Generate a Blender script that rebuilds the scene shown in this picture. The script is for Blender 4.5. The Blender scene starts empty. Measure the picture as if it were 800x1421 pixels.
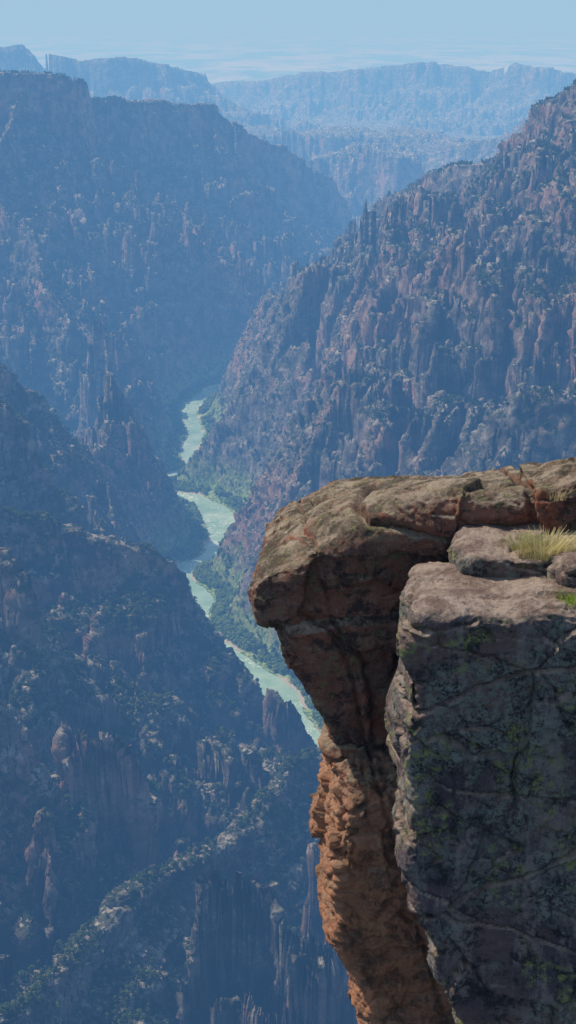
import bpy, math, numpy as np, time
from mathutils import Vector
T0=time.time()
rng=np.random.default_rng(7)
F=2000.0; TH=math.atan((710-18)/F); CT,ST=math.cos(TH),math.sin(TH); CAMZ=600.0
# image pixel plus estimated forward distance (m) -> world position of a landform point
def P(u,v,Y):
    dx=(u-400)/F; d=(710.5-v)/F
    t=Y/(CT+d*ST)
    return (t*dx, Y, CAMZ+t*(-ST+d*CT))
# ---------------- noise
perm=rng.permutation(256).astype(np.int32); perm=np.concatenate([perm,perm,perm])
ga=rng.uniform(0,2*np.pi,256); G2=np.stack([np.cos(ga),np.sin(ga)],1).astype(np.float32)
g=rng.normal(size=(256,3)); g/=np.linalg.norm(g,axis=1)[:,None]; G3=g.astype(np.float32)
def fade(t): return t*t*t*(t*(t*6-15)+10)
def n2(x,y):
    xf=np.floor(x); yf=np.floor(y); xi=xf.astype(np.int32)&255; yi=yf.astype(np.int32)&255
    x=(x-xf).astype(np.float32); y=(y-yf).astype(np.float32); u=fade(x); v=fade(y)
    def gr(i,j,a,b):
        h=perm[perm[xi+i]+yi+j]; return G2[h,0]*a+G2[h,1]*b
    a=gr(0,0,x,y); b=gr(1,0,x-1,y); c=gr(0,1,x,y-1); d=gr(1,1,x-1,y-1)
    return (a+(b-a)*u+((c+(d-c)*u)-(a+(b-a)*u))*v)*1.5
def n3(x,y,z):
    xf=np.floor(x); yf=np.floor(y); zf=np.floor(z)
    xi=xf.astype(np.int32)&255; yi=yf.astype(np.int32)&255; zi=zf.astype(np.int32)&255
    x=(x-xf).astype(np.float32); y=(y-yf).astype(np.float32); z=(z-zf).astype(np.float32)
    u=fade(x); v=fade(y); w=fade(z); r=[]
    for k in (0,1):
        for j in (0,1):
            q=[]
            for i in (0,1):
                h=perm[perm[perm[xi+i]+yi+j]+zi+k]
                q.append(G3[h,0]*(x-i)+G3[h,1]*(y-j)+G3[h,2]*(z-k))
            r.append(q[0]+(q[1]-q[0])*u)
    a=r[0]+(r[1]-r[0])*v; b=r[2]+(r[3]-r[2])*v
    return (a+(b-a)*w)*1.4
def fbm2(x,y,o=4):
    s=0;a=1;t=0
    for i in range(o):
        s=s+a*n2(x+17.3*i,y-9.1*i); t+=a; a*=.5; x=x*2.03; y=y*2.03
    return s/t
def fbm3(p,sc,o=4):
    s=0;a=1;t=0
    for i in range(o):
        s=s+a*n3(p[:,0]*sc+7.7*i,p[:,1]*sc+3.1*i,p[:,2]*sc-5.9*i); t+=a;a*=.5;sc*=2.03
    return s/t
def facets2(x,y,seed):
    xi=np.floor(x).astype(np.int32); yi=np.floor(y).astype(np.int32); fx=(x-xi).astype(np.float32); fy=(y-yi).astype(np.float32)
    B=np.full(x.shape,9.,np.float32); ID=np.zeros(x.shape,np.int32); ox=np.zeros_like(B); oy=np.zeros_like(B)
    pf=(perm/255.).astype(np.float32)
    for i in (-1,0,1):
        for j in (-1,0,1):
            h=perm[perm[(xi+i+seed)&255]+((yi+j)&255)]
            dx=fx-i-pf[h+1]; dy=fy-j-pf[h+57]; d=dx*dx+dy*dy; k=d<B
            B=np.where(k,d,B); ID=np.where(k,h,ID); ox=np.where(k,dx,ox); oy=np.where(k,dy,oy)
    return pf[ID+5]-.5, (pf[ID+9]-.5)*ox+(pf[ID+23]-.5)*oy
def sstep(a,b,x):
    t=np.clip((x-a)/(b-a),0,1); return t*t*(3-2*t)
# ---------------- terrain definition
R=[] # (pts, a slope, b cliff, c cliffwidth, flat w, gully amp, gully wavelength)
def ridge(pts,a,b,c,w=0,ga=.35,gw=110): R.append(([P(*p) for p in pts],a,b,c,w,ga,gw))
ridge([(-120,1530,520),(-50,1480,560),(20,1400,600),(120,1296,680),(180,1242,720),(260,1198,760),(330,1158,800),(370,1106,840),(400,1072,865),(450,1034,900),(490,1018,930),(560,972,980),(700,950,1000)],.55,22,8,4,.4,55)      #A
ridge([(-150,680,1050),(-60,695,1070),(0,708,1080),(60,716,1090),(150,752,1100),(200,762,1110)],.85,25,18,5,.35,80) #B
ridge([(200,762,1110),(240,784,1120),(286,840,1135),(311,898,1150),(338,950,1145),(396,990,1132),(430,1030,1112)],1.3,18,12,3,.12,60) #B spur to the river
ridge([(110,930,1010),(150,992,985),(205,1072,950),(243,1165,910)],.9,32,14,4,.2,60)
ridge([(-100,710,960),(0,768,940),(30,795,930),(60,862,910),(92,952,885),(112,1052,860),(120,1100,840)],1.0,45,12,4,.35,60)
ridge([(-40,950,800),(20,1010,800),(70,1100,790),(120,1190,770)],.9,32,10,3,.45,50)
ridge([(-200,480,1230),(-60,515,1240),(0,556,1245),(30,586,1245),(60,646,1240),(96,706,1225)],1.6,30,14,3,.25,60) #C
ridge([(-120,430,1480),(0,510,1480),(60,550,1490),(130,618,1510),(200,676,1570),(232,700,1630),(254,720,1670)],.85,22,14,2,.3,80) #D
ridge([(-300,70,2450),(-120,90,2550),(0,99,2650),(60,103,2700),(110,114,2760),(130,136,2800),(200,141,2950),(280,146,3100),(312,170,3150),(340,184,3250),(400,212,3400),(450,248,3550),(480,290,3700),(500,330,3900)],.62,120,45,12,.45,190) #E
ridge([(125,150,2790),(170,260,2640),(240,330,2560),(260,430,2440),(290,510,2400)],.8,30,25,0,.45,120)
ridge([(20,130,2600),(-10,250,2400),(60,360,2250),(90,450,2120),(180,570,2060)],.75,30,25,0,.45,120)
ridge([(1000,20,1550),(900,60,1680),(800,113,1800),(780,128,1830),(752,146,1870),(742,176,1900),(702,195,1960),(690,222,1990),(640,230,2080),(600,240,2160),(570,264,2200),(520,280,2260),(480,308,2290),(440,366,2310),(392,426,2300),(370,466,2290),(330,500,2290),(312,535,2290)],.68,55,22,4,.5,120) #F
ridge([(690,226,1990),(610,320,1900),(520,410,1880),(450,540,1900),(350,650,1850)],.75,45,18,2,.45,70)
ridge([(1000,260,1440),(860,310,1450),(800,338,1450),(740,375,1460),(700,403,1500),(640,435,1550),(560,535,1600),(480,655,1600),(400,738,1570),(345,820,1500)],.78,50,16,5,.5,80) #F2
ridge([(1000,480,1120),(860,500,1140),(800,512,1150),(720,532,1170),(620,592,1200),(560,642,1250),(480,714,1330),(430,794,1350),(395,865,1320)],1.25,70,13,5,.25,60) #F3
ridge([(900,530,1020),(800,575,1050),(760,620,1070)],1.6,50,10,0,.2,60)
# beyond
ridge([(300,170,5200),(400,186,5100),(480,181,5000),(560,187,4900),(600,212,4700),(622,238,4500)],.45,120,35,130,.5,220) #G
ridge([(420,225,4300),(500,205,4250),(560,215,4150)],.5,90,30,60,.5,150)
ridge([(760,150,4200),(700,190,4300),(650,200,4600),(560,175,5600)],.5,80,60,40,.5,200)
ridge([(250,125,8200),(320,113,8000),(400,106,7800),(450,98,7600),(560,90,7500),(600,84,7450),(640,92,7400),(680,101,7300),(720,88,7200),(760,95,7100),(800,106,7000),(900,100,6900),(1000,110,6800)],.33,90,70,20,.6,350) #H
ridge([(-250,50,5600),(-100,58,5700),(0,63,5800),(30,60,5850),(60,72,5900),(120,85,5950),(180,80,6000),(230,88,6100),(280,100,6200),(310,116,6300),(350,141,6350),(375,158,6300)],.36,80,60,20,.6,280) #I
RIV_UV=[(420,520),(340,528),(305,537),(280,550),(263,572),(272,600),(262,625),(268,646),(245,658),(212,665),(226,682),(268,690),(298,706),(308,738),(292,770),(256,787),(254,805),(282,828),(276,850),(274,878),(310,900),(348,932),(382,962),(409,998),(436,1026),(490,1075),(600,1120),(800,1150)]
riv=[]
for u,v in RIV_UV:
    d=(710.5-v)/F; s=(-ST+d*CT)/(CT+d*ST); Y=-CAMZ/s; riv.append(((u-400)/F*Y/(CT+d*ST),Y))
riv=np.array(riv)
def catmull(p,n=8):
    out=[]
    q=np.vstack([2*p[0]-p[1],p,2*p[-1]-p[-2]])
    for i in range(1,len(q)-2):
        for k in range(n):
            t=k/n; a,b,c,d=q[i-1],q[i],q[i+1],q[i+2]
            out.append(.5*((2*b)+(-a+c)*t+(2*a-5*b+4*c-d)*t*t+(-a+3*b-3*c+d)*t**3))
    out.append(q[-2]); return np.array(out)
rivs=catmull(riv,5)
def polyd(X,Y,pts):
    best=np.full(X.shape,1e9,np.float32)
    for i in range(len(pts)-1):
        ax,ay=pts[i]; bx,by=pts[i+1]; ex,ey=bx-ax,by-ay; L=ex*ex+ey*ey+1e-9
        t=np.clip(((X-ax)*ex+(Y-ay)*ey)/L,0,1); d=np.hypot(X-ax-t*ex,Y-ay-t*ey); best=np.minimum(best,d)
    return best
def halfw(Y): return 8.5+9*np.exp(-((Y-1710)/65.)**2)+8*np.exp(-((Y-1230)/50.)**2)
def terrain(X,Y):
    X=X.astype(np.float32); Y=Y.astype(np.float32)
    r=np.hypot(X,Y)
    far=sstep(3200,6000,Y)
    wob=fbm2(X/70,Y/70,2)
    wob2=fbm2(X/70+40,Y/70+11,2)
    rd=np.full(X.shape,9999.,np.float32)
    m=(r<3400)
    rd[m]=polyd(X[m],Y[m],rivs)-halfw(Y[m])+5*fbm2(X[m]/22,Y[m]/22,3)
    rdw=np.maximum(rd,-6)
    base=np.clip(.12*(rdw-5),0,45)*(1-far)+far*110*(1+.3*fbm2(X/900,Y/900,3))
    base=np.where(Y>8500,base+(60-base)*sstep(8500,10500,Y),base)
    H=base.copy(); D=np.full(X.shape,300.,np.float32)
    wa=2.5+8*np.clip(Y/1000-.9,0,3)
    Xw=X+wa*fbm2(X/60+3,Y/60,2)+wa*.8*n2(X/140,Y/140); Yw=Y+wa*1.5*fbm2(X/60+30,Y/60+8,2)+wa*2*n2(X/140+9,Y/140)
    for i_r,(pts,a,b,c,w,gam,gw) in enumerate(R):
        pts=np.array(pts); mx=pts[:,2].max()/a*1.6+100+w
        m=(X>pts[:,0].min()-mx)&(X<pts[:,0].max()+mx)&(Y>pts[:,1].min()-mx)&(Y<pts[:,1].max()+mx)
        if not m.any(): continue
        x=Xw[m];y=Yw[m]; h=np.full(x.shape,-1e4,np.float32); dd=np.zeros_like(h); s0=0; ss=np.zeros_like(h)
        for i in range(len(pts)-1):
            ax,ay,az=pts[i]; bx,by,bz=pts[i+1]; ex,ey=bx-ax,by-ay; L=ex*ex+ey*ey
            t=np.clip(((x-ax)*ex+(y-ay)*ey)/L,0,1); d=np.hypot(x-ax-t*ex,y-ay-t*ey)
            hh=az+(bz-az)*t-a*d
            k=hh>h; h=np.where(k,hh,h); dd=np.where(k,d,dd); ss=np.where(k,s0+t*math.sqrt(L),ss); s0+=math.sqrt(L)
        h=h+a*dd
        d=np.maximum(dd-w,0)
        swarp=ss+ .4*gw*wob[m] + .35*d*wob2[m]
        gl=1-2*np.abs(n2(swarp/gw,d/(gw*3)+3*i_r))
        gl2=1-2*np.abs(n2(swarp/(gw*.45)+9,d/(gw*.9)+5))
        de=d*(1+gam*.8*(gl-.3)+.5*gam*(gl2-.3))
        de=np.maximum(de,0)
        bench=.35*gw*a*.5*np.sin(de/(gw*.55)*2*np.pi+3*gl)*np.minimum(de/gw,1)
        hh=h-a*de-b*(1-np.exp(-de/c))+bench*.6
        cur=H[m]; k=hh>cur; H[m]=np.where(k,hh,cur); Dm=D[m]; D[m]=np.where(k,dd,Dm)
    # rugged noise, calmer towards the canyon floor
    lift=sstep(2,40,H-base*.999)*(1-.6*far)*(.15+.85*sstep(15,150,rd))
    crest=(.15+.85*sstep(3,60,D))
    for wl,am in ((170,18),(80,12),(38,7)):
        q=1-2*np.abs(n2(X/wl+wob*.5,Y/wl+wl)); H+=am*(q-.5)*lift*crest
    for s_,ro,ti in ((52,6,.85),(21,3.5,1.0),(9,1.0,.9),(3.8,.4,.8)):
        ww=.5 if s_>10 else .25
        rr,tt=facets2(X/s_+ww*wob*60/s_*.35,Y/s_*.8+ww*wob2*60/s_*.35,int(s_))
        H+=(ro*rr*1.3+ti*s_*tt)*lift*(crest if s_>10 else .55+.45*crest)
    H+=1.6*fbm2(X/11,Y/11,4)*lift
    Tn=34; ph=H/Tn*2*np.pi+4*wob
    H+=lift*.85*Tn/(2*np.pi)*np.sin(ph)*(.4+.6*sstep(-.2,.3,wob2))*(crest)
    Tn=12; ph=H/Tn*2*np.pi+5*wob2
    H+=lift*.8*Tn/(2*np.pi)*np.sin(ph)*(.4+.6*sstep(-.2,.25,wob))
    H+=fbm2(X/12,Y/12,4)*1.6*(1-lift)*sstep(5,30,rd)*(1-far)
    H+=far*fbm2(X/300,Y/300,5)*22*(1-sstep(8500,11000,Y))
    # river channel
    lim=np.where(rdw<0,-1.5+rdw*.3,-1.5+rdw*.22)+np.maximum(rdw-24,0)*1.9
    H=np.where(rd<400,np.minimum(H,lim),H)
    mt=sstep(60000,75000,Y)*(1-sstep(95000,105000,Y))
    H+=mt*np.maximum(0,500+900*fbm2(X/9000,Y/30000,5))
    H+=sstep(20000,26000,Y)*(1-sstep(30000,36000,Y))*np.maximum(0,160*fbm2(X/2500,Y/6000,5))
    rim=583-np.maximum(r-9,0)*2.6+ (fbm2(X/5,Y/5,3)*1.0)
    H=np.maximum(H,rim)
    return H,rd
na_in=900; azs=np.concatenate([np.linspace(-40,-13.5,60,endpoint=False),np.linspace(-13.5,13.5,na_in),np.linspace(13.5,40,61)[1:]])
azs=np.radians(azs)
rs=np.concatenate([np.geomspace(3,450,90,endpoint=False),np.geomspace(450,3600,1400,endpoint=False),np.geomspace(3600,9000,280,endpoint=False),np.geomspace(9000,110000,150)])
A,Rr=np.meshgrid(azs,rs)
X=(Rr*np.sin(A)); Yg=(Rr*np.cos(A))
H,RD=terrain(X.ravel(),Yg.ravel())
H=H.reshape(X.shape); RD=RD.reshape(X.shape)
gR=np.gradient(H,axis=0)/np.gradient(Rr,axis=0); gA=np.gradient(H,axis=1)/(Rr*np.gradient(A,axis=1))
SL=np.hypot(gR,gA)
# carve ledges and recesses into the steep faces: push vertices in and out horizontally with 3-D noise
k=slice(90,1490)
st=(sstep(.7,1.8,SL)*sstep(20,60,RD))[k].ravel().astype(np.float32)
p=np.stack([X[k].ravel(),Yg[k].ravel(),H[k].ravel()],1).astype(np.float32)
cA_,sA_=np.cos(A[k]).ravel(),np.sin(A[k]).ravel(); s_=SL[k].ravel()+1e-3
gr_=gR[k].ravel()/s_; ga_=gA[k].ravel()/s_
dxn=-(gr_*sA_+ga_*cA_); dyn=-(gr_*cA_-ga_*sA_)
def n3s(a,b,c,o): return n3(p[:,0]/a+o,p[:,1]/b+o,p[:,2]/c-o)
dd_=5.5*n3s(26,26,13,3)+3.2*(1-2.4*np.abs(n3s(13,13,6,11)))+1.6*n3s(6,6,3.5,29)
dd_=dd_*st
XD=X.copy(); YD=Yg.copy(); XD[k]+=(dxn*dd_).reshape(X[k].shape); YD[k]+=(dyn*dd_).reshape(X[k].shape)
def grid_mesh(name,X,Y,Z):
    nr,nc=X.shape
    me=bpy.data.meshes.new(name)
    me.vertices.add(nr*nc); co=np.stack([X.ravel(),Y.ravel(),Z.ravel()],1).astype(np.float32)
    me.vertices.foreach_set('co',co.ravel())
    idx=np.arange(nr*nc).reshape(nr,nc)
    q=np.stack([idx[:-1,:-1],idx[:-1,1:],idx[1:,1:],idx[1:,:-1]],-1).reshape(-1,4).astype(np.int32)
    n=len(q); me.loops.add(n*4); me.loops.foreach_set('vertex_index',q.ravel())
    me.polygons.add(n); me.polygons.foreach_set('loop_start',np.arange(0,n*4,4,dtype=np.int32))
    me.update(calc_edges=True)
    ob=bpy.data.objects.new(name,me); bpy.context.scene.collection.objects.link(ob); return ob
ter=grid_mesh('canyon_terrain',XD,YD,H)
if (ter.data.polygons[0].normal.z)<0: ter.data.flip_normals()
at=ter.data.attributes.new('river_dist','FLOAT','POINT'); at.data.foreach_set('value',RD.ravel().astype(np.float32))
# ---------------- material helpers
class N:
    def __init__(s,name):
        s.m=bpy.data.materials.new(name); s.m.use_nodes=True; s.t=s.m.node_tree; s.t.nodes.clear()
        s.out=s.n('ShaderNodeOutputMaterial')
    def n(s,t,**k):
        x=s.t.nodes.new(t)
        for a,b in k.items(): setattr(x,a,b)
        return x
    def l(s,a,b): s.t.links.new(a,b)
    def pos(s): return s.n('ShaderNodeNewGeometry').outputs['Position']
    def mapped(s,sc=(1,1,1),rot=(0,0,0)):
        m=s.n('ShaderNodeMapping'); m.inputs['Scale'].default_value=sc; m.inputs['Rotation'].default_value=rot; s.l(s.pos(),m.inputs['Vector']); return m.outputs[0]
    def noise(s,sc,det=4,rough=.55,vec=None,dist=0):
        x=s.n('ShaderNodeTexNoise'); x.inputs['Scale'].default_value=sc; x.inputs['Detail'].default_value=det; x.inputs['Roughness'].default_value=rough; x.inputs['Distortion'].default_value=dist
        s.l(vec if vec is not None else s.pos(),x.inputs['Vector']); return x.outputs['Fac']
    def ramp(s,f,a,b,va=0,vb=1):
        x=s.n('ShaderNodeMapRange'); x.inputs[1].default_value=a; x.inputs[2].default_value=b; x.inputs[3].default_value=va; x.inputs[4].default_value=vb; s.l(f,x.inputs[0]); return x.outputs[0]
    def math(s,op,a,b):
        x=s.n('ShaderNodeMath',operation=op)
        for i,q in enumerate((a,b)):
            if isinstance(q,(int,float)): x.inputs[i].default_value=q
            else: s.l(q,x.inputs[i])
        return x.outputs[0]
    def mix(s,f,a,b):
        x=s.n('ShaderNodeMix',data_type='RGBA')
        if isinstance(f,(int,float)): x.inputs[0].default_value=f
        else: s.l(f,x.inputs[0])
        for i,q in ((6,a),(7,b)):
            if isinstance(q,tuple): x.inputs[i].default_value=(*q,1)
            else: s.l(q,x.inputs[i])
        return x.outputs[2]
    def nz(s):
        g=s.n('ShaderNodeNewGeometry'); x=s.n('ShaderNodeSeparateXYZ'); s.l(g.outputs['Normal'],x.inputs[0]); return x.outputs[2]
    def bsdf(s,col,rough=.9,bump=None,dist=.1,strength=1,spec=.2,transl=0):
        b=s.n('ShaderNodeBsdfPrincipled'); b.inputs['Specular IOR Level'].default_value=spec
        if isinstance(col,tuple): b.inputs['Base Color'].default_value=(*col,1)
        else: s.l(col,b.inputs['Base Color'])
        if isinstance(rough,(int,float)): b.inputs['Roughness'].default_value=rough
        else: s.l(rough,b.inputs['Roughness'])
        if bump is not None:
            q=s.n('ShaderNodeBump'); q.inputs['Distance'].default_value=dist; q.inputs['Strength'].default_value=strength; s.l(bump,q.inputs['Height']); s.l(q.outputs[0],b.inputs['Normal'])
        if transl:
            tb=s.n('ShaderNodeBsdfTranslucent'); s.l(col,tb.inputs[0]); ms=s.n('ShaderNodeMixShader'); ms.inputs[0].default_value=transl; s.l(b.outputs[0],ms.inputs[1]); s.l(tb.outputs[0],ms.inputs[2]); s.l(ms.outputs[0],s.out.inputs['Surface'])
        else: s.l(b.outputs[0],s.out.inputs['Surface'])
        return b
# terrain material
k=N('canyon_rock_and_scrub')
big=k.noise(.008,4); mid=k.noise(.05,6,.65); streak=k.noise(1,6,.7,k.mapped((.06,.06,.10)))
rock=k.mix(k.ramp(big,.46,.6),(.18,.162,.15),(.33,.20,.155))
rock=k.mix(k.ramp(streak,.53,.63,0,.8),rock,(.44,.39,.34))
rock=k.mix(k.ramp(mid,.42,.53,.85,0),rock,(.055,.05,.048))
scr=k.noise(.22,4,.7); scr2=k.noise(.03,3)
slope=k.ramp(k.nz(),.6,.88)
vegm=k.math('MULTIPLY',k.ramp(scr,.46,.49),k.ramp(scr2,.35,.5,.45,1))
vegm=k.math('MULTIPLY',vegm,k.ramp(k.nz(),.3,.6))
soil=k.mix(k.ramp(mid,.42,.6),(.19,.165,.125),(.44,.39,.32))
c=k.mix(slope,rock,soil)
c=k.mix(vegm,c,(.034,.05,.024))
a=k.n('ShaderNodeAttribute',attribute_name='river_dist').outputs['Fac']
ripn=k.noise(.08,4,.6)
ripm=k.math('MULTIPLY',k.ramp(k.math('ADD',a,k.math('MULTIPLY',ripn,50)),70,48),k.ramp(a,2,5))
ripc=k.mix(k.ramp(k.noise(.2,3),.42,.6),(.10,.19,.05),(.32,.42,.14))
c=k.mix(ripm,c,ripc)
sand=k.math('MULTIPLY',k.ramp(a,11,7),k.ramp(k.noise(.02,3),.49,.54))
c=k.mix(sand,c,(.46,.42,.33))
sep=k.n('ShaderNodeSeparateXYZ'); k.l(k.pos(),sep.inputs[0])
plain=k.ramp(sep.outputs[1],8800,10500)
pc=k.mix(k.ramp(k.noise(1,5,.65,k.mapped((.0012,.0004,.001))),.42,.58),(.10,.14,.09),(.50,.51,.39))
c=k.mix(plain,c,pc)
bn=k.noise(.35,7,.75)
k.bsdf(c,.95,bn,3.0,1,.1)
ter.data.materials.append(k.m)
# ---------------- river
c2=np.array(rivs); tan=np.gradient(c2,axis=0); tan/=np.linalg.norm(tan,axis=1)[:,None]; nor=np.stack([-tan[:,1],tan[:,0]],1)
cols=np.linspace(-1,1,9); hw=(halfw(c2[:,1])+8)[:,None]
XR=c2[:,0][:,None]+nor[:,0][:,None]*cols*hw; YR=c2[:,1][:,None]+nor[:,1][:,None]*cols*hw
river=grid_mesh('river',XR,YR,np.zeros_like(XR)-.9)
if river.data.polygons[0].normal.z<0: river.data.flip_normals()
k=N('river_water')
fo=k.noise(.14,6,.8,k.mapped((1,1,1)),1.5); fo2=k.noise(.016,3)
foam=k.math('MULTIPLY',k.ramp(fo,.51,.63),k.ramp(fo2,.46,.56,.1,1))
c=k.mix(k.ramp(k.noise(.03,4,.6),.4,.6),(.19,.34,.25),(.30,.44,.35))
c=k.mix(foam,c,(.74,.82,.73))
k.bsdf(c,.28,k.noise(.6,5,.7),.5,.7,.5)
river.data.materials.append(k.m)
# ---------------- trees
def leafmesh(name,seed,tall):
    r=np.random.default_rng(seed); V=[];Fc=[]
    def add(vs,fs):
        o=len(V); V.extend(vs); Fc.extend([[o+i for i in f] for f in fs])
    def limb(p,q,r0,r1):
        vs=[];n=5
        for c_,rr in ((p,r0),(q,r1)):
            for i in range(n):
                an=2*math.pi*i/n; vs.append((c_[0]+rr*math.cos(an),c_[1]+rr*math.sin(an),c_[2]))
        add(vs,[[i,(i+1)%n,n+(i+1)%n,n+i] for i in range(n)])
    limb((0,0,-.3),(0.03,0,.55*tall),.07,.03)
    nb=7
    cl=[]
    for i in range(nb):
        an=r.uniform(0,6.28); z=r.uniform(.25,.95)*tall; rad=r.uniform(.1,.42)*(1.15-z/tall*.7)
        q=(rad*math.cos(an),rad*math.sin(an),z); limb((0,0,z*.5),q,.03,.012); cl.append((q,r.uniform(.16,.3)))
    for q,s in cl:
        for j in range(26):
            d=r.normal(size=3); d/=np.linalg.norm(d); c_=np.array(q)+d*s*r.uniform(.5,1)*np.array([1,1,.8])
            u_=r.normal(size=3); u_/=np.linalg.norm(u_); w=np.cross(d,u_); w/=np.linalg.norm(w)+1e-6
            e=.085
            add([tuple(c_+e*u_),tuple(c_+e*w),tuple(c_-e*u_*.8),tuple(c_-e*w)],[[0,1,2,3]])
    me=bpy.data.meshes.new(name); me.from_pydata(V,[],Fc); me.update(); return me
k=N('juniper_foliage')
ri=k.n('ShaderNodeObjectInfo').outputs['Random']
c=k.mix(ri,(.03,.05,.02),(.14,.18,.06)); k.bsdf(c,.8,spec=.1,transl=.25); mjun=k.m
k=N('cottonwood_foliage'); ri=k.n('ShaderNodeObjectInfo').outputs['Random']
c=k.mix(ri,(.13,.24,.045),(.36,.46,.13)); k.bsdf(c,.8,spec=.1,transl=.45); mcot=k.m
def scatter(name,pts,scale,mat,tall):
    coll=bpy.data.collections.new(name+'_variants')
    for i in range(4):
        me=leafmesh(name+'_crown',i+10,tall); me.materials.append(mat); o=bpy.data.objects.new('%s_form_%d'%(name,i),me); coll.objects.link(o)
    me=bpy.data.meshes.new(name); me.vertices.add(len(pts)); me.vertices.foreach_set('co',pts.astype(np.float32).ravel())
    a=me.attributes.new('size','FLOAT','POINT'); a.data.foreach_set('value',scale.astype(np.float32)); me.update()
    ob=bpy.data.objects.new(name,me); bpy.context.scene.collection.objects.link(ob)
    ng=bpy.data.node_groups.new(name,'GeometryNodeTree'); ng.interface.new_socket('Geometry',in_out='INPUT',socket_type='NodeSocketGeometry'); ng.interface.new_socket('Geometry',in_out='OUTPUT',socket_type='NodeSocketGeometry')
    gi=ng.nodes.new('NodeGroupInput'); go=ng.nodes.new('NodeGroupOutput'); ip=ng.nodes.new('GeometryNodeInstanceOnPoints'); ci=ng.nodes.new('GeometryNodeCollectionInfo')
    ci.inputs[0].default_value=coll; ci.inputs['Separate Children'].default_value=True; ci.inputs['Reset Children'].default_value=True
    ip.inputs['Pick Instance'].default_value=True
    na=ng.nodes.new('GeometryNodeInputNamedAttribute'); na.data_type='FLOAT'; na.inputs[0].default_value='size'
    rv=ng.nodes.new('FunctionNodeRandomValue'); rv.data_type='FLOAT_VECTOR'; rv.inputs[1].default_value=(.12,.12,6.28)
    L=ng.links.new; L(gi.outputs[0],ip.inputs['Points']); L(ci.outputs[0],ip.inputs['Instance']); L(na.outputs[0],ip.inputs['Scale']); L(rv.outputs[0],ip.inputs['Rotation']); L(ip.outputs[0],go.inputs[0])
    md=ob.modifiers.new('scatter','NODES'); md.node_group=ng; return ob
def bil(Gd,az,r):
    ia=np.interp(az,azs,np.arange(len(azs))); ir=np.interp(r,rs,np.arange(len(rs)))
    i0=np.clip(ia.astype(int),0,len(azs)-2); j0=np.clip(ir.astype(int),0,len(rs)-2); fa=ia-i0; fr=ir-j0
    return (Gd[j0,i0]*(1-fa)+Gd[j0,i0+1]*fa)*(1-fr)+(Gd[j0+1,i0]*(1-fa)+Gd[j0+1,i0+1]*fa)*fr
n=560000
az=rng.uniform(math.radians(-14),math.radians(14),n); r=np.sqrt(rng.uniform(520**2,2900**2,n))
hz=bil(H,az,r); sl=bil(SL,az,r); rd=bil(RD,az,r); px=bil(XD,az,r); py=bil(YD,az,r)
cl=fbm2(px/45,py/45,4)
p=np.where(sl<1.4,1,.12)*sstep(-.25,.25,cl)*np.where(r<1300,1,.65)
keep=(rng.random(n)<p)&(rd>12)
pts=np.stack([px,py,hz-.2],1)[keep]; sc=1.8+3.8*rng.random(keep.sum())**1.3
scatter('juniper_trees',pts,sc,mjun,1.0)
n=80000
m=rng.integers(0,len(rivs),n); off=np.abs(rng.normal(0,1,n))*20; sg=rng.choice([-1,1],n); off=sg*(off+halfw(rivs[m,1])+3)
px=rivs[m,0]+nor[m,0]*off+rng.normal(0,4,n); py=rivs[m,1]+nor[m,1]*off+rng.normal(0,4,n)
az=np.arctan2(px,py); r=np.hypot(px,py); rd=bil(RD,az,r); hz=bil(H,az,r); sl=bil(SL,az,r)
keep=(rd>6)&(rd<44)&(sl<1.8)&(fbm2(px/30,py/30,3)>-.16)&(rng.random(n)<.3)&(abs(az)<.5)
pts=np.stack([px,py,hz-.2],1)[keep]
scatter('riverside_cottonwood_trees',pts,rng.uniform(2.5,5.0,keep.sum()),mcot,1.1)
# ---------------- foreground rocks
import bmesh
def block(bm,poly,Y0,rings):
    pts=[P(u,v,Y0) for u,v in poly]; cx=sum(p[0] for p in pts)/len(pts); cz=sum(p[2] for p in pts)/len(pts)
    zt=max(p[2] for p in pts); zb=min(p[2] for p in pts); loops=[]
    for ring in rings:
        Y,ins,dzt=ring[:3]; tilt=ring[3] if len(ring)>3 else 0
        lp=[]
        for x,_,z in pts:
            vx,vz=cx-x,cz-z; L=math.hypot(vx,vz)+1e-6
            zz=z+vz/L*ins; xx=x+vx/L*ins
            zz+=dzt*min(1,max(0,(z-cz)/(zt-cz)))
            lp.append(bm.verts.new((xx,Y+tilt*(zt-z),zz)))
        loops.append(lp)
    n=len(pts)
    for a,b in zip(loops[:-1],loops[1:]):
        for i in range(n):
            bm.faces.new((a[i],a[(i+1)%n],b[(i+1)%n],b[i]))
    bm.faces.new(loops[0]); bm.faces.new(list(reversed(loops[-1])))
def cells(p,sc,seed=0):
    q=p*np.array(sc); qi=np.floor(q).astype(np.int32); f=q-qi
    F1=np.full(len(p),9.);F2=np.full(len(p),9.); ID=np.zeros(len(p),np.int32); off=np.zeros_like(p)
    for i in (-1,0,1):
        for j in (-1,0,1):
            for k_ in (-1,0,1):
                h=perm[perm[perm[(qi[:,0]+i+seed)&255]+((qi[:,1]+j)&255)]+((qi[:,2]+k_)&255)]
                o=np.stack([perm[h+1]/255.,perm[h+57]/255.,perm[h+111]/255.],1)
                dv=f-(np.array([i,j,k_])+o); d=np.sqrt((dv**2).sum(1))
                n1=d<F1; F2=np.where(n1,F1,np.minimum(F2,d)); F1=np.where(n1,d,F1); ID=np.where(n1,h,ID); off=np.where(n1[:,None],dv,off)
    return F1,F2,ID,off
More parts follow.
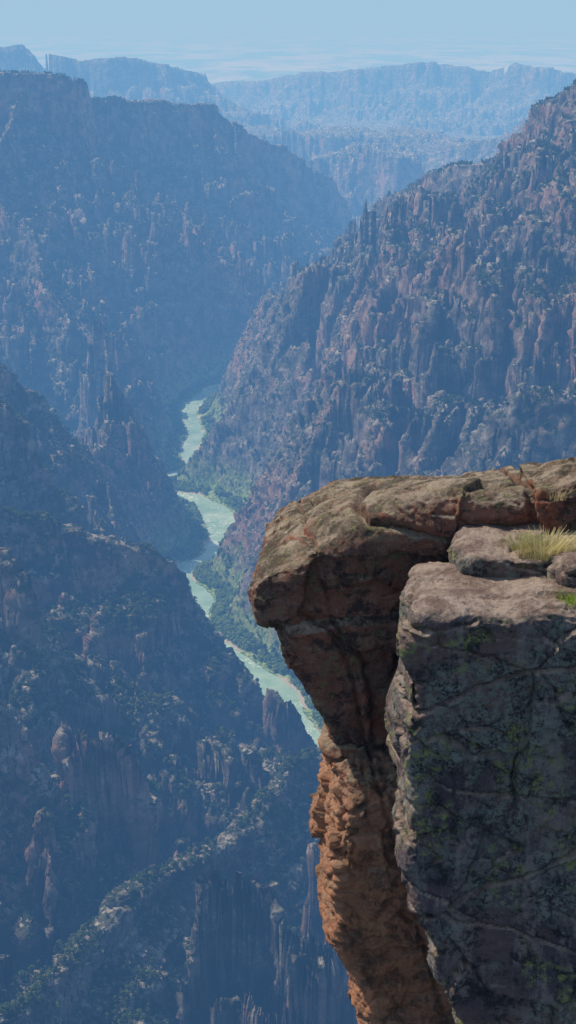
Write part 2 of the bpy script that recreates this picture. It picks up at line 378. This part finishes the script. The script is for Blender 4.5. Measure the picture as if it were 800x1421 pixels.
def rockify(name,blocks,voxel,mat,cracks,seed,bed=0):
    bm=bmesh.new()
    for b in blocks: block(bm,*b)
    bmesh.ops.recalc_face_normals(bm,faces=bm.faces)
    me=bpy.data.meshes.new(name); bm.to_mesh(me); bm.free()
    ob=bpy.data.objects.new(name,me); bpy.context.scene.collection.objects.link(ob)
    md=ob.modifiers.new('r','REMESH'); md.mode='VOXEL'; md.voxel_size=voxel
    dg=bpy.context.evaluated_depsgraph_get(); me2=bpy.data.meshes.new_from_object(ob.evaluated_get(dg)); ob.modifiers.clear(); ob.data=me2; me2.name=name
    nv=len(me2.vertices); co=np.zeros(nv*3,np.float32); me2.vertices.foreach_get('co',co); co=co.reshape(-1,3).astype(np.float64)
    ne=len(me2.edges); ed=np.zeros(ne*2,np.int32); me2.edges.foreach_get('vertices',ed); ed=ed.reshape(-1,2)
    deg=np.bincount(ed.ravel(),minlength=nv)
    for it in range(5):
        s=np.zeros_like(co)
        for ax in range(3):
            s[:,ax]=np.bincount(ed[:,0],co[ed[:,1],ax],nv)+np.bincount(ed[:,1],co[ed[:,0],ax],nv)
        co=.4*co+.6*s/deg[:,None]
    me2.vertices.foreach_set('co',co.astype(np.float32).ravel()); me2.update()
    nn=np.zeros(nv*3,np.float32); me2.vertices.foreach_get('normal',nn); nn=nn.reshape(-1,3)
    upm=1-.6*sstep(.3,.8,nn[:,2])   # weathered tops are smoother than broken faces
    q=co-np.array([0,0,CAMZ]); w=np.stack([fbm3(q+3,1.3,4),fbm3(q+11,1.3,4),fbm3(q+23,1.3,4)],1)
    qw=q+.2*w
    d=.11*fbm3(q+seed,.9,3)
    F1,F2,ID,off=cells(qw,(.7,.7,.8),seed)
    rnd=perm[ID+5]/255.-.5; tl=np.stack([perm[ID+9]/255.-.5,perm[ID+19]/255.-.5,perm[ID+29]/255.-.5],1)
    gate=np.clip(.4+4*w[:,1],0,1)
    d+=(.09*rnd+.30*(tl*off).sum(1))*(.4+.6*upm)-.06*gate*np.exp(-((F2-F1)/.022)**2)*upm
    F1,F2,ID,off=cells(qw*1.0+5,(1.6,1.6,3.2),seed+3)
    rnd=perm[ID+5]/255.-.5; tl=np.stack([perm[ID+9]/255.-.5,perm[ID+19]/255.-.5,perm[ID+29]/255.-.5],1)
    pg=np.clip(.5+4*w[:,0],0.05,1)*upm
    d+=(.06*rnd+.14*(tl*off).sum(1))*pg-.03*np.exp(-((F2-F1)/.035)**2)*(w[:,0]>.05)*upm
    F1,F2,ID,off=cells(qw*1.0+9,(5,5,9),seed+5)
    rnd=perm[ID+5]/255.-.5; tl=np.stack([perm[ID+9]/255.-.5,perm[ID+19]/255.-.5,perm[ID+29]/255.-.5],1)
    d+=(.02*rnd+.065*(tl*off).sum(1))*np.clip(.35+4*w[:,2],0,1)*upm
    d+=.035*fbm3(q+2*seed,3,5)+.018*(1-2*np.abs(fbm3(q+9,11,3)))
    if bed:
        bz=q[:,2]+.15*q[:,0]+.25*w[:,0]; lowr=sstep(-7.3,-7.8,q[:,2])
        st=bz/.15; st=st+.9*n3(st*0+3,q[:,0]*.8,bz*2); sf=st-np.floor(st)
        d+=lowr*bed*(np.abs(sf*2-1)**.6-.5)*np.clip(.5+4*w[:,1],0,1)+lowr*.03*(perm[(np.floor(st).astype(int)&255)]/255.-.5)*2
        F1,F2,ID,off=cells(qw*1.0+19,(4,4,6),seed+7)
        d+=lowr*(.06*(perm[ID+5]/255.-.5)+.02*fbm3(q+5,8,4))
    for (nx,ny,nz_,o,dep,wd) in cracks:
        s=q@np.array([nx,ny,nz_])-o+.12*w[:,0]+.04*w[:,1]; d-=dep*np.exp(-(s/wd)**2)
    co=co+nn*d[:,None]
    me2.vertices.foreach_set('co',co.astype(np.float32).ravel()); me2.update()
    me2.polygons.foreach_set('use_smooth',np.ones(len(me2.polygons),bool))
    me2.materials.append(mat); return ob
# materials
k=N('brown_sandstone')
up=k.nz()
n1=k.noise(.9,5,.6); n2_=k.noise(4,7,.75); n3_=k.noise(1,6,.65,k.mapped((1.2,1.2,5),(0,.25,0)))
sp=k.n('ShaderNodeSeparateXYZ'); k.l(k.pos(),sp.inputs[0])
low_lit=k.ramp(k.math('ADD',sp.outputs[2],k.math('MULTIPLY',n1,.8)),592.8,592.4)
c=k.mix(k.ramp(n1,.42,.6),(.34,.125,.07),(.18,.095,.07))
c=k.mix(low_lit,c,(.56,.24,.12))  # lower column: orange rock, with the sunlight on it put into the colour
c=k.mix(k.ramp(n3_,.46,.66,0,.6),c,(.42,.25,.17))
dk=k.math('MULTIPLY',k.ramp(n2_,.42,.5,.85,0),k.ramp(low_lit,0,1,1,.7))
c=k.mix(dk,c,(.052,.038,.034))
c=k.mix(k.ramp(k.noise(24,4,.6),.58,.72,0,.5),c,(.45,.33,.25))
top=k.math('MULTIPLY',k.math('MULTIPLY',k.ramp(up,.35,.75),k.ramp(k.noise(3,5,.7),.35,.5,.5,1)),k.ramp(low_lit,0,1,1,.5))
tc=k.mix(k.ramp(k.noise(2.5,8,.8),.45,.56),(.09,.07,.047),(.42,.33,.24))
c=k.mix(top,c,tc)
lich=k.math('MULTIPLY',k.ramp(k.noise(9,5,.85),.53,.58,0,.9),k.ramp(k.noise(1.6,3),.45,.55))
lich=k.math('MULTIPLY',lich,k.ramp(low_lit,0,1,1,.3))
c=k.mix(lich,c,(.22,.21,.095))
bh=k.math('ADD',k.noise(14,8,.75),k.math('MULTIPLY',k.noise(55,4,.6),.3))
k.bsdf(c,.85,bh,.09,1.0,.25); mbrown=k.m
k=N('dark_varnished_gneiss')
up=k.nz()
n1=k.noise(.8,5,.6); st=k.noise(1,7,.75,k.mapped((3.5,3.5,.6),(0,.6,0)),.4)
c=k.mix(k.ramp(n1,.42,.58),(.135,.10,.112),(.25,.155,.125))
c=k.mix(k.ramp(st,.5,.60,0,.9),c,(.38,.29,.26))
c=k.mix(k.ramp(k.noise(3,8,.8),.44,.51,.92,0),c,(.03,.026,.03))
gm=k.math('MULTIPLY',k.ramp(k.noise(16,6,.85),.48,.53,0,.85),k.ramp(k.noise(1.1,4,.6),.46,.56))
c=k.mix(gm,c,(.33,.35,.28))
lich=k.math('MULTIPLY',k.ramp(k.noise(9,7,.9),.53,.56),k.ramp(k.noise(1.9,3),.50,.56))
c=k.mix(lich,c,(.38,.39,.11))
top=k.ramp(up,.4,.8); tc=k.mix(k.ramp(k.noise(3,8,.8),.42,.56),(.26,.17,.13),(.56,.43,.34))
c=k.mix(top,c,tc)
bh=k.math('ADD',k.noise(12,8,.78),k.math('MULTIPLY',k.noise(50,4,.6),.3))
k.bsdf(c,.7,bh,.12,1.0,.35); mdark=k.m
beak=[(349,826),(360,850),(386,862),(450,862),(560,850),(700,850),(1150,830),(1200,590),(900,632),(800,651),(735,663),(700,668),(650,673),(600,675),(540,692),(480,722),(440,743),(420,760),(380,780),(355,800)]
midb=[(393,858),(390,885),(400,905),(415,935),(432,952),(446,985),(457,1012),(457,1032),(476,1062),(560,1070),(1150,1080),(1150,840),(700,820),(450,848)]
low=[(478,1050),(466,1090),(460,1130),(454,1172),(450,1230),(454,1272),(472,1300),(490,1332),(500,1380),(512,1425),(530,1500),(560,1800),(1150,1800),(1150,1040),(600,1040)]
bould=[(722,700),(728,664),(770,642),(830,628),(920,624),(940,780),(735,770)]
blocksA=[(beak,14.6,[(14.02,.22,-.14,.16),(14.08,.10,-.08,.15),(14.22,.01,-.02,.08),(14.5,0,0),(14.95,.0,-.18),(15.8,.05,-.55),(16.6,.2,-.9)]),
 (midb,14.6,[(14.2,.10,0,.1),(14.3,.03,0,.1),(14.6,0,0),(16,.0,0),(16.8,.2,0)]),
 (low,14.4,[(13.7,.2,0),(13.9,.06,0),(14.4,0,0),(16,.05,0),(16.8,.3,0)]),
 (bould,14.5,[(13.95,.2,-.1),(14.05,.06,0),(14.5,0,0),(15.5,.1,-.3)])]
cA=[(.12,0,1,-4.98,.14,.03),(.95,.1,.25,.35,.05,.025),(.2,.1,.97,-6.6,.05,.025),(-.5,.1,.85,-5.9,.04,.02),(.97,0,.1,1.95,.12,.03)]
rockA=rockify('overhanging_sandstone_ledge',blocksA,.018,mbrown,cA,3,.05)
main=[(560,876),(574,850),(592,838),(640,841),(700,843),(760,838),(860,842),(1150,852),(1150,1800),(800,1800),(690,1560),(642,1421),(622,1385),(605,1340),(600,1295),(574,1255),(563,1215),(557,1180),(562,1130),(566,1080),(555,1030),(560,980),(554,930)]
cap=[(640,782),(648,768),(720,772),(800,765),(1000,760),(1000,860),(640,860)]
bits=[(770,783),(785,774),(830,772),(850,790),(840,815),(775,812)]
blocksB=[(main,12.5,[(12.3,.12,0),(12.36,.04,0),(12.55,0,0),(13.4,0,.0),(13.9,.15,0)]),
 (cap,13.3,[(13.2,.08,0),(13.26,.02,0),(13.6,0,0),(14.0,.05,0),(14.4,.1,0)]),
 (bits,13.0,[(12.85,.08,0),(12.95,.02,0),(13.2,.02,0),(13.3,.06,0)])]
cB=[(-.35,0,.94,-6.3,.07,.02),(.3,0,.95,-7.6,.06,.02),(-.45,0,.9,-8.3,.06,.02),(.1,0,1,-6.95,.05,.018)]
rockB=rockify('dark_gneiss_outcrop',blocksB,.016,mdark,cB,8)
# ---------------- plants
def tuft(name,base,nb,ht,sp,cols,seed):
    r=np.random.default_rng(seed); V=[];Fc=[]
    for i in range(nb):
        an=r.uniform(0,6.28); rr=sp*math.sqrt(r.random())*.5; b=np.array(base)+np.array([rr*math.cos(an)*1.5,rr*math.sin(an),0]); h=ht*r.uniform(.4,1.1)
        lean=np.array([math.cos(an),math.sin(an),0])*h*r.uniform(.1,.9)+np.array([.1*h,0,0]); w=np.array([-math.sin(an),math.cos(an),0])*.005
        o=len(V); 
        for t in (0,.35,.7,1):
            c_=b+lean*t*t+np.array([0,0,h*t*(1-.25*t)]); V.append(tuple(c_-w*(1-.8*t))); V.append(tuple(c_+w*(1-.8*t)))
        for j in range(3): Fc.append([o+2*j,o+2*j+1,o+2*j+3,o+2*j+2])
    me=bpy.data.meshes.new(name); me.from_pydata(V,[],Fc); ob=bpy.data.objects.new(name,me); bpy.context.scene.collection.objects.link(ob)
    k=N(name+'_mat'); b=k.bsdf(k.mix(k.ramp(k.noise(25,2),.35,.65),cols[0],cols[1]),.7,transl=.4); me.materials.append(k.m); return ob
bpy.context.view_layer.update()
def drop(u,v,Y):
    x,y,z=P(u,v,Y); best=None
    for o in (rockA,rockB):
        hit,loc,nn,ix=o.ray_cast(Vector((x,y,z+.8)),Vector((0,0,-1)))
        if hit and (best is None or loc.z>best): best=loc.z
    return (x,y,(best if best is not None else z)-.02)
tuft('dry_grass_tuft',drop(756,790,13.35),700,.25,.38,((.42,.37,.17),(.64,.56,.28)),1)
tuft('dry_grass_tuft.001',drop(724,775,13.6),240,.15,.30,((.26,.30,.09),(.44,.43,.18)),2)
tuft('green_weed',drop(797,868,12.6),240,.15,.24,((.20,.36,.03),(.36,.48,.06)),3)
tuft('dry_grass_tuft.002',drop(600,680,14.4),50,.09,.25,((.35,.3,.13),(.5,.42,.2)),4)
tuft('dry_grass_tuft.003',drop(772,735,13.95),60,.2,.15,((.35,.28,.15),(.5,.40,.22)),5)
# ---------------- haze volume, self-glowing: emission stands in for light scattered by the air
def box(name,lo,hi):
    V=[(x,y,z) for x in (lo[0],hi[0]) for y in (lo[1],hi[1]) for z in (lo[2],hi[2])]
    Fc=[(0,1,3,2),(4,6,7,5),(0,4,5,1),(2,3,7,6),(0,2,6,4),(1,5,7,3)]
    me=bpy.data.meshes.new(name); me.from_pydata(V,[],Fc); ob=bpy.data.objects.new(name,me); bpy.context.scene.collection.objects.link(ob); return ob
hz_=box('glowing_haze_air',(-90000,-3000,-80),(90000,130000,1050))
m=bpy.data.materials.new('glowing_haze_air'); m.use_nodes=True; t=m.node_tree; t.nodes.clear(); o=t.nodes.new('ShaderNodeOutputMaterial')
sig=(8.5e-5,1.5e-4,2.55e-4); asy=(.36,.56,.73); D0=4e-4
ab=t.nodes.new('ShaderNodeVolumeAbsorption'); ab.inputs['Color'].default_value=(*[1-s/D0 for s in sig],1); ab.inputs['Density'].default_value=D0
em=t.nodes.new('ShaderNodeEmission'); e=[s*a_ for s,a_ in zip(sig,asy)]; mxe=max(e); em.inputs['Color'].default_value=(*[x/mxe for x in e],1); em.inputs['Strength'].default_value=mxe
ad=t.nodes.new('ShaderNodeAddShader'); t.links.new(ab.outputs[0],ad.inputs[0]); t.links.new(em.outputs[0],ad.inputs[1]); t.links.new(ad.outputs[0],o.inputs['Volume'])
hz_.data.materials.append(m)
# ---------------- light
EL=math.radians(52); AZ=math.radians(-58)
sd=Vector((math.sin(AZ)*math.cos(EL),math.cos(AZ)*math.cos(EL),math.sin(EL)))
su=bpy.data.lights.new('sun','SUN'); su.energy=5; su.angle=math.radians(.5); su.color=(1,.94,.84); so=bpy.data.objects.new('sun',su); so.rotation_euler=sd.to_track_quat('Z','Y').to_euler(); bpy.context.scene.collection.objects.link(so)
w=bpy.data.worlds.new('World'); bpy.context.scene.world=w; w.use_nodes=True; nt=w.node_tree; bg=nt.nodes['Background']; sk=nt.nodes.new('ShaderNodeTexSky'); sk.sky_type='NISHITA'; sk.sun_disc=False; sk.sun_elevation=EL; sk.sun_rotation=AZ; nt.links.new(sk.outputs[0],bg.inputs[0]); bg.inputs[1].default_value=.14
# ---------------- camera
cd=bpy.data.cameras.new('camera'); cam=bpy.data.objects.new('camera',cd); bpy.context.scene.collection.objects.link(cam)
cam.location=(0,0,CAMZ); cam.rotation_euler=(math.pi/2-TH,0,0); cd.sensor_fit='VERTICAL'; cd.sensor_height=24; cd.lens=24*F/1421; cd.clip_end=300000; cd.clip_start=.5
bpy.context.scene.camera=cam
vs=bpy.context.scene.view_settings; vs.view_transform='Standard'; vs.look='None'; vs.exposure=0
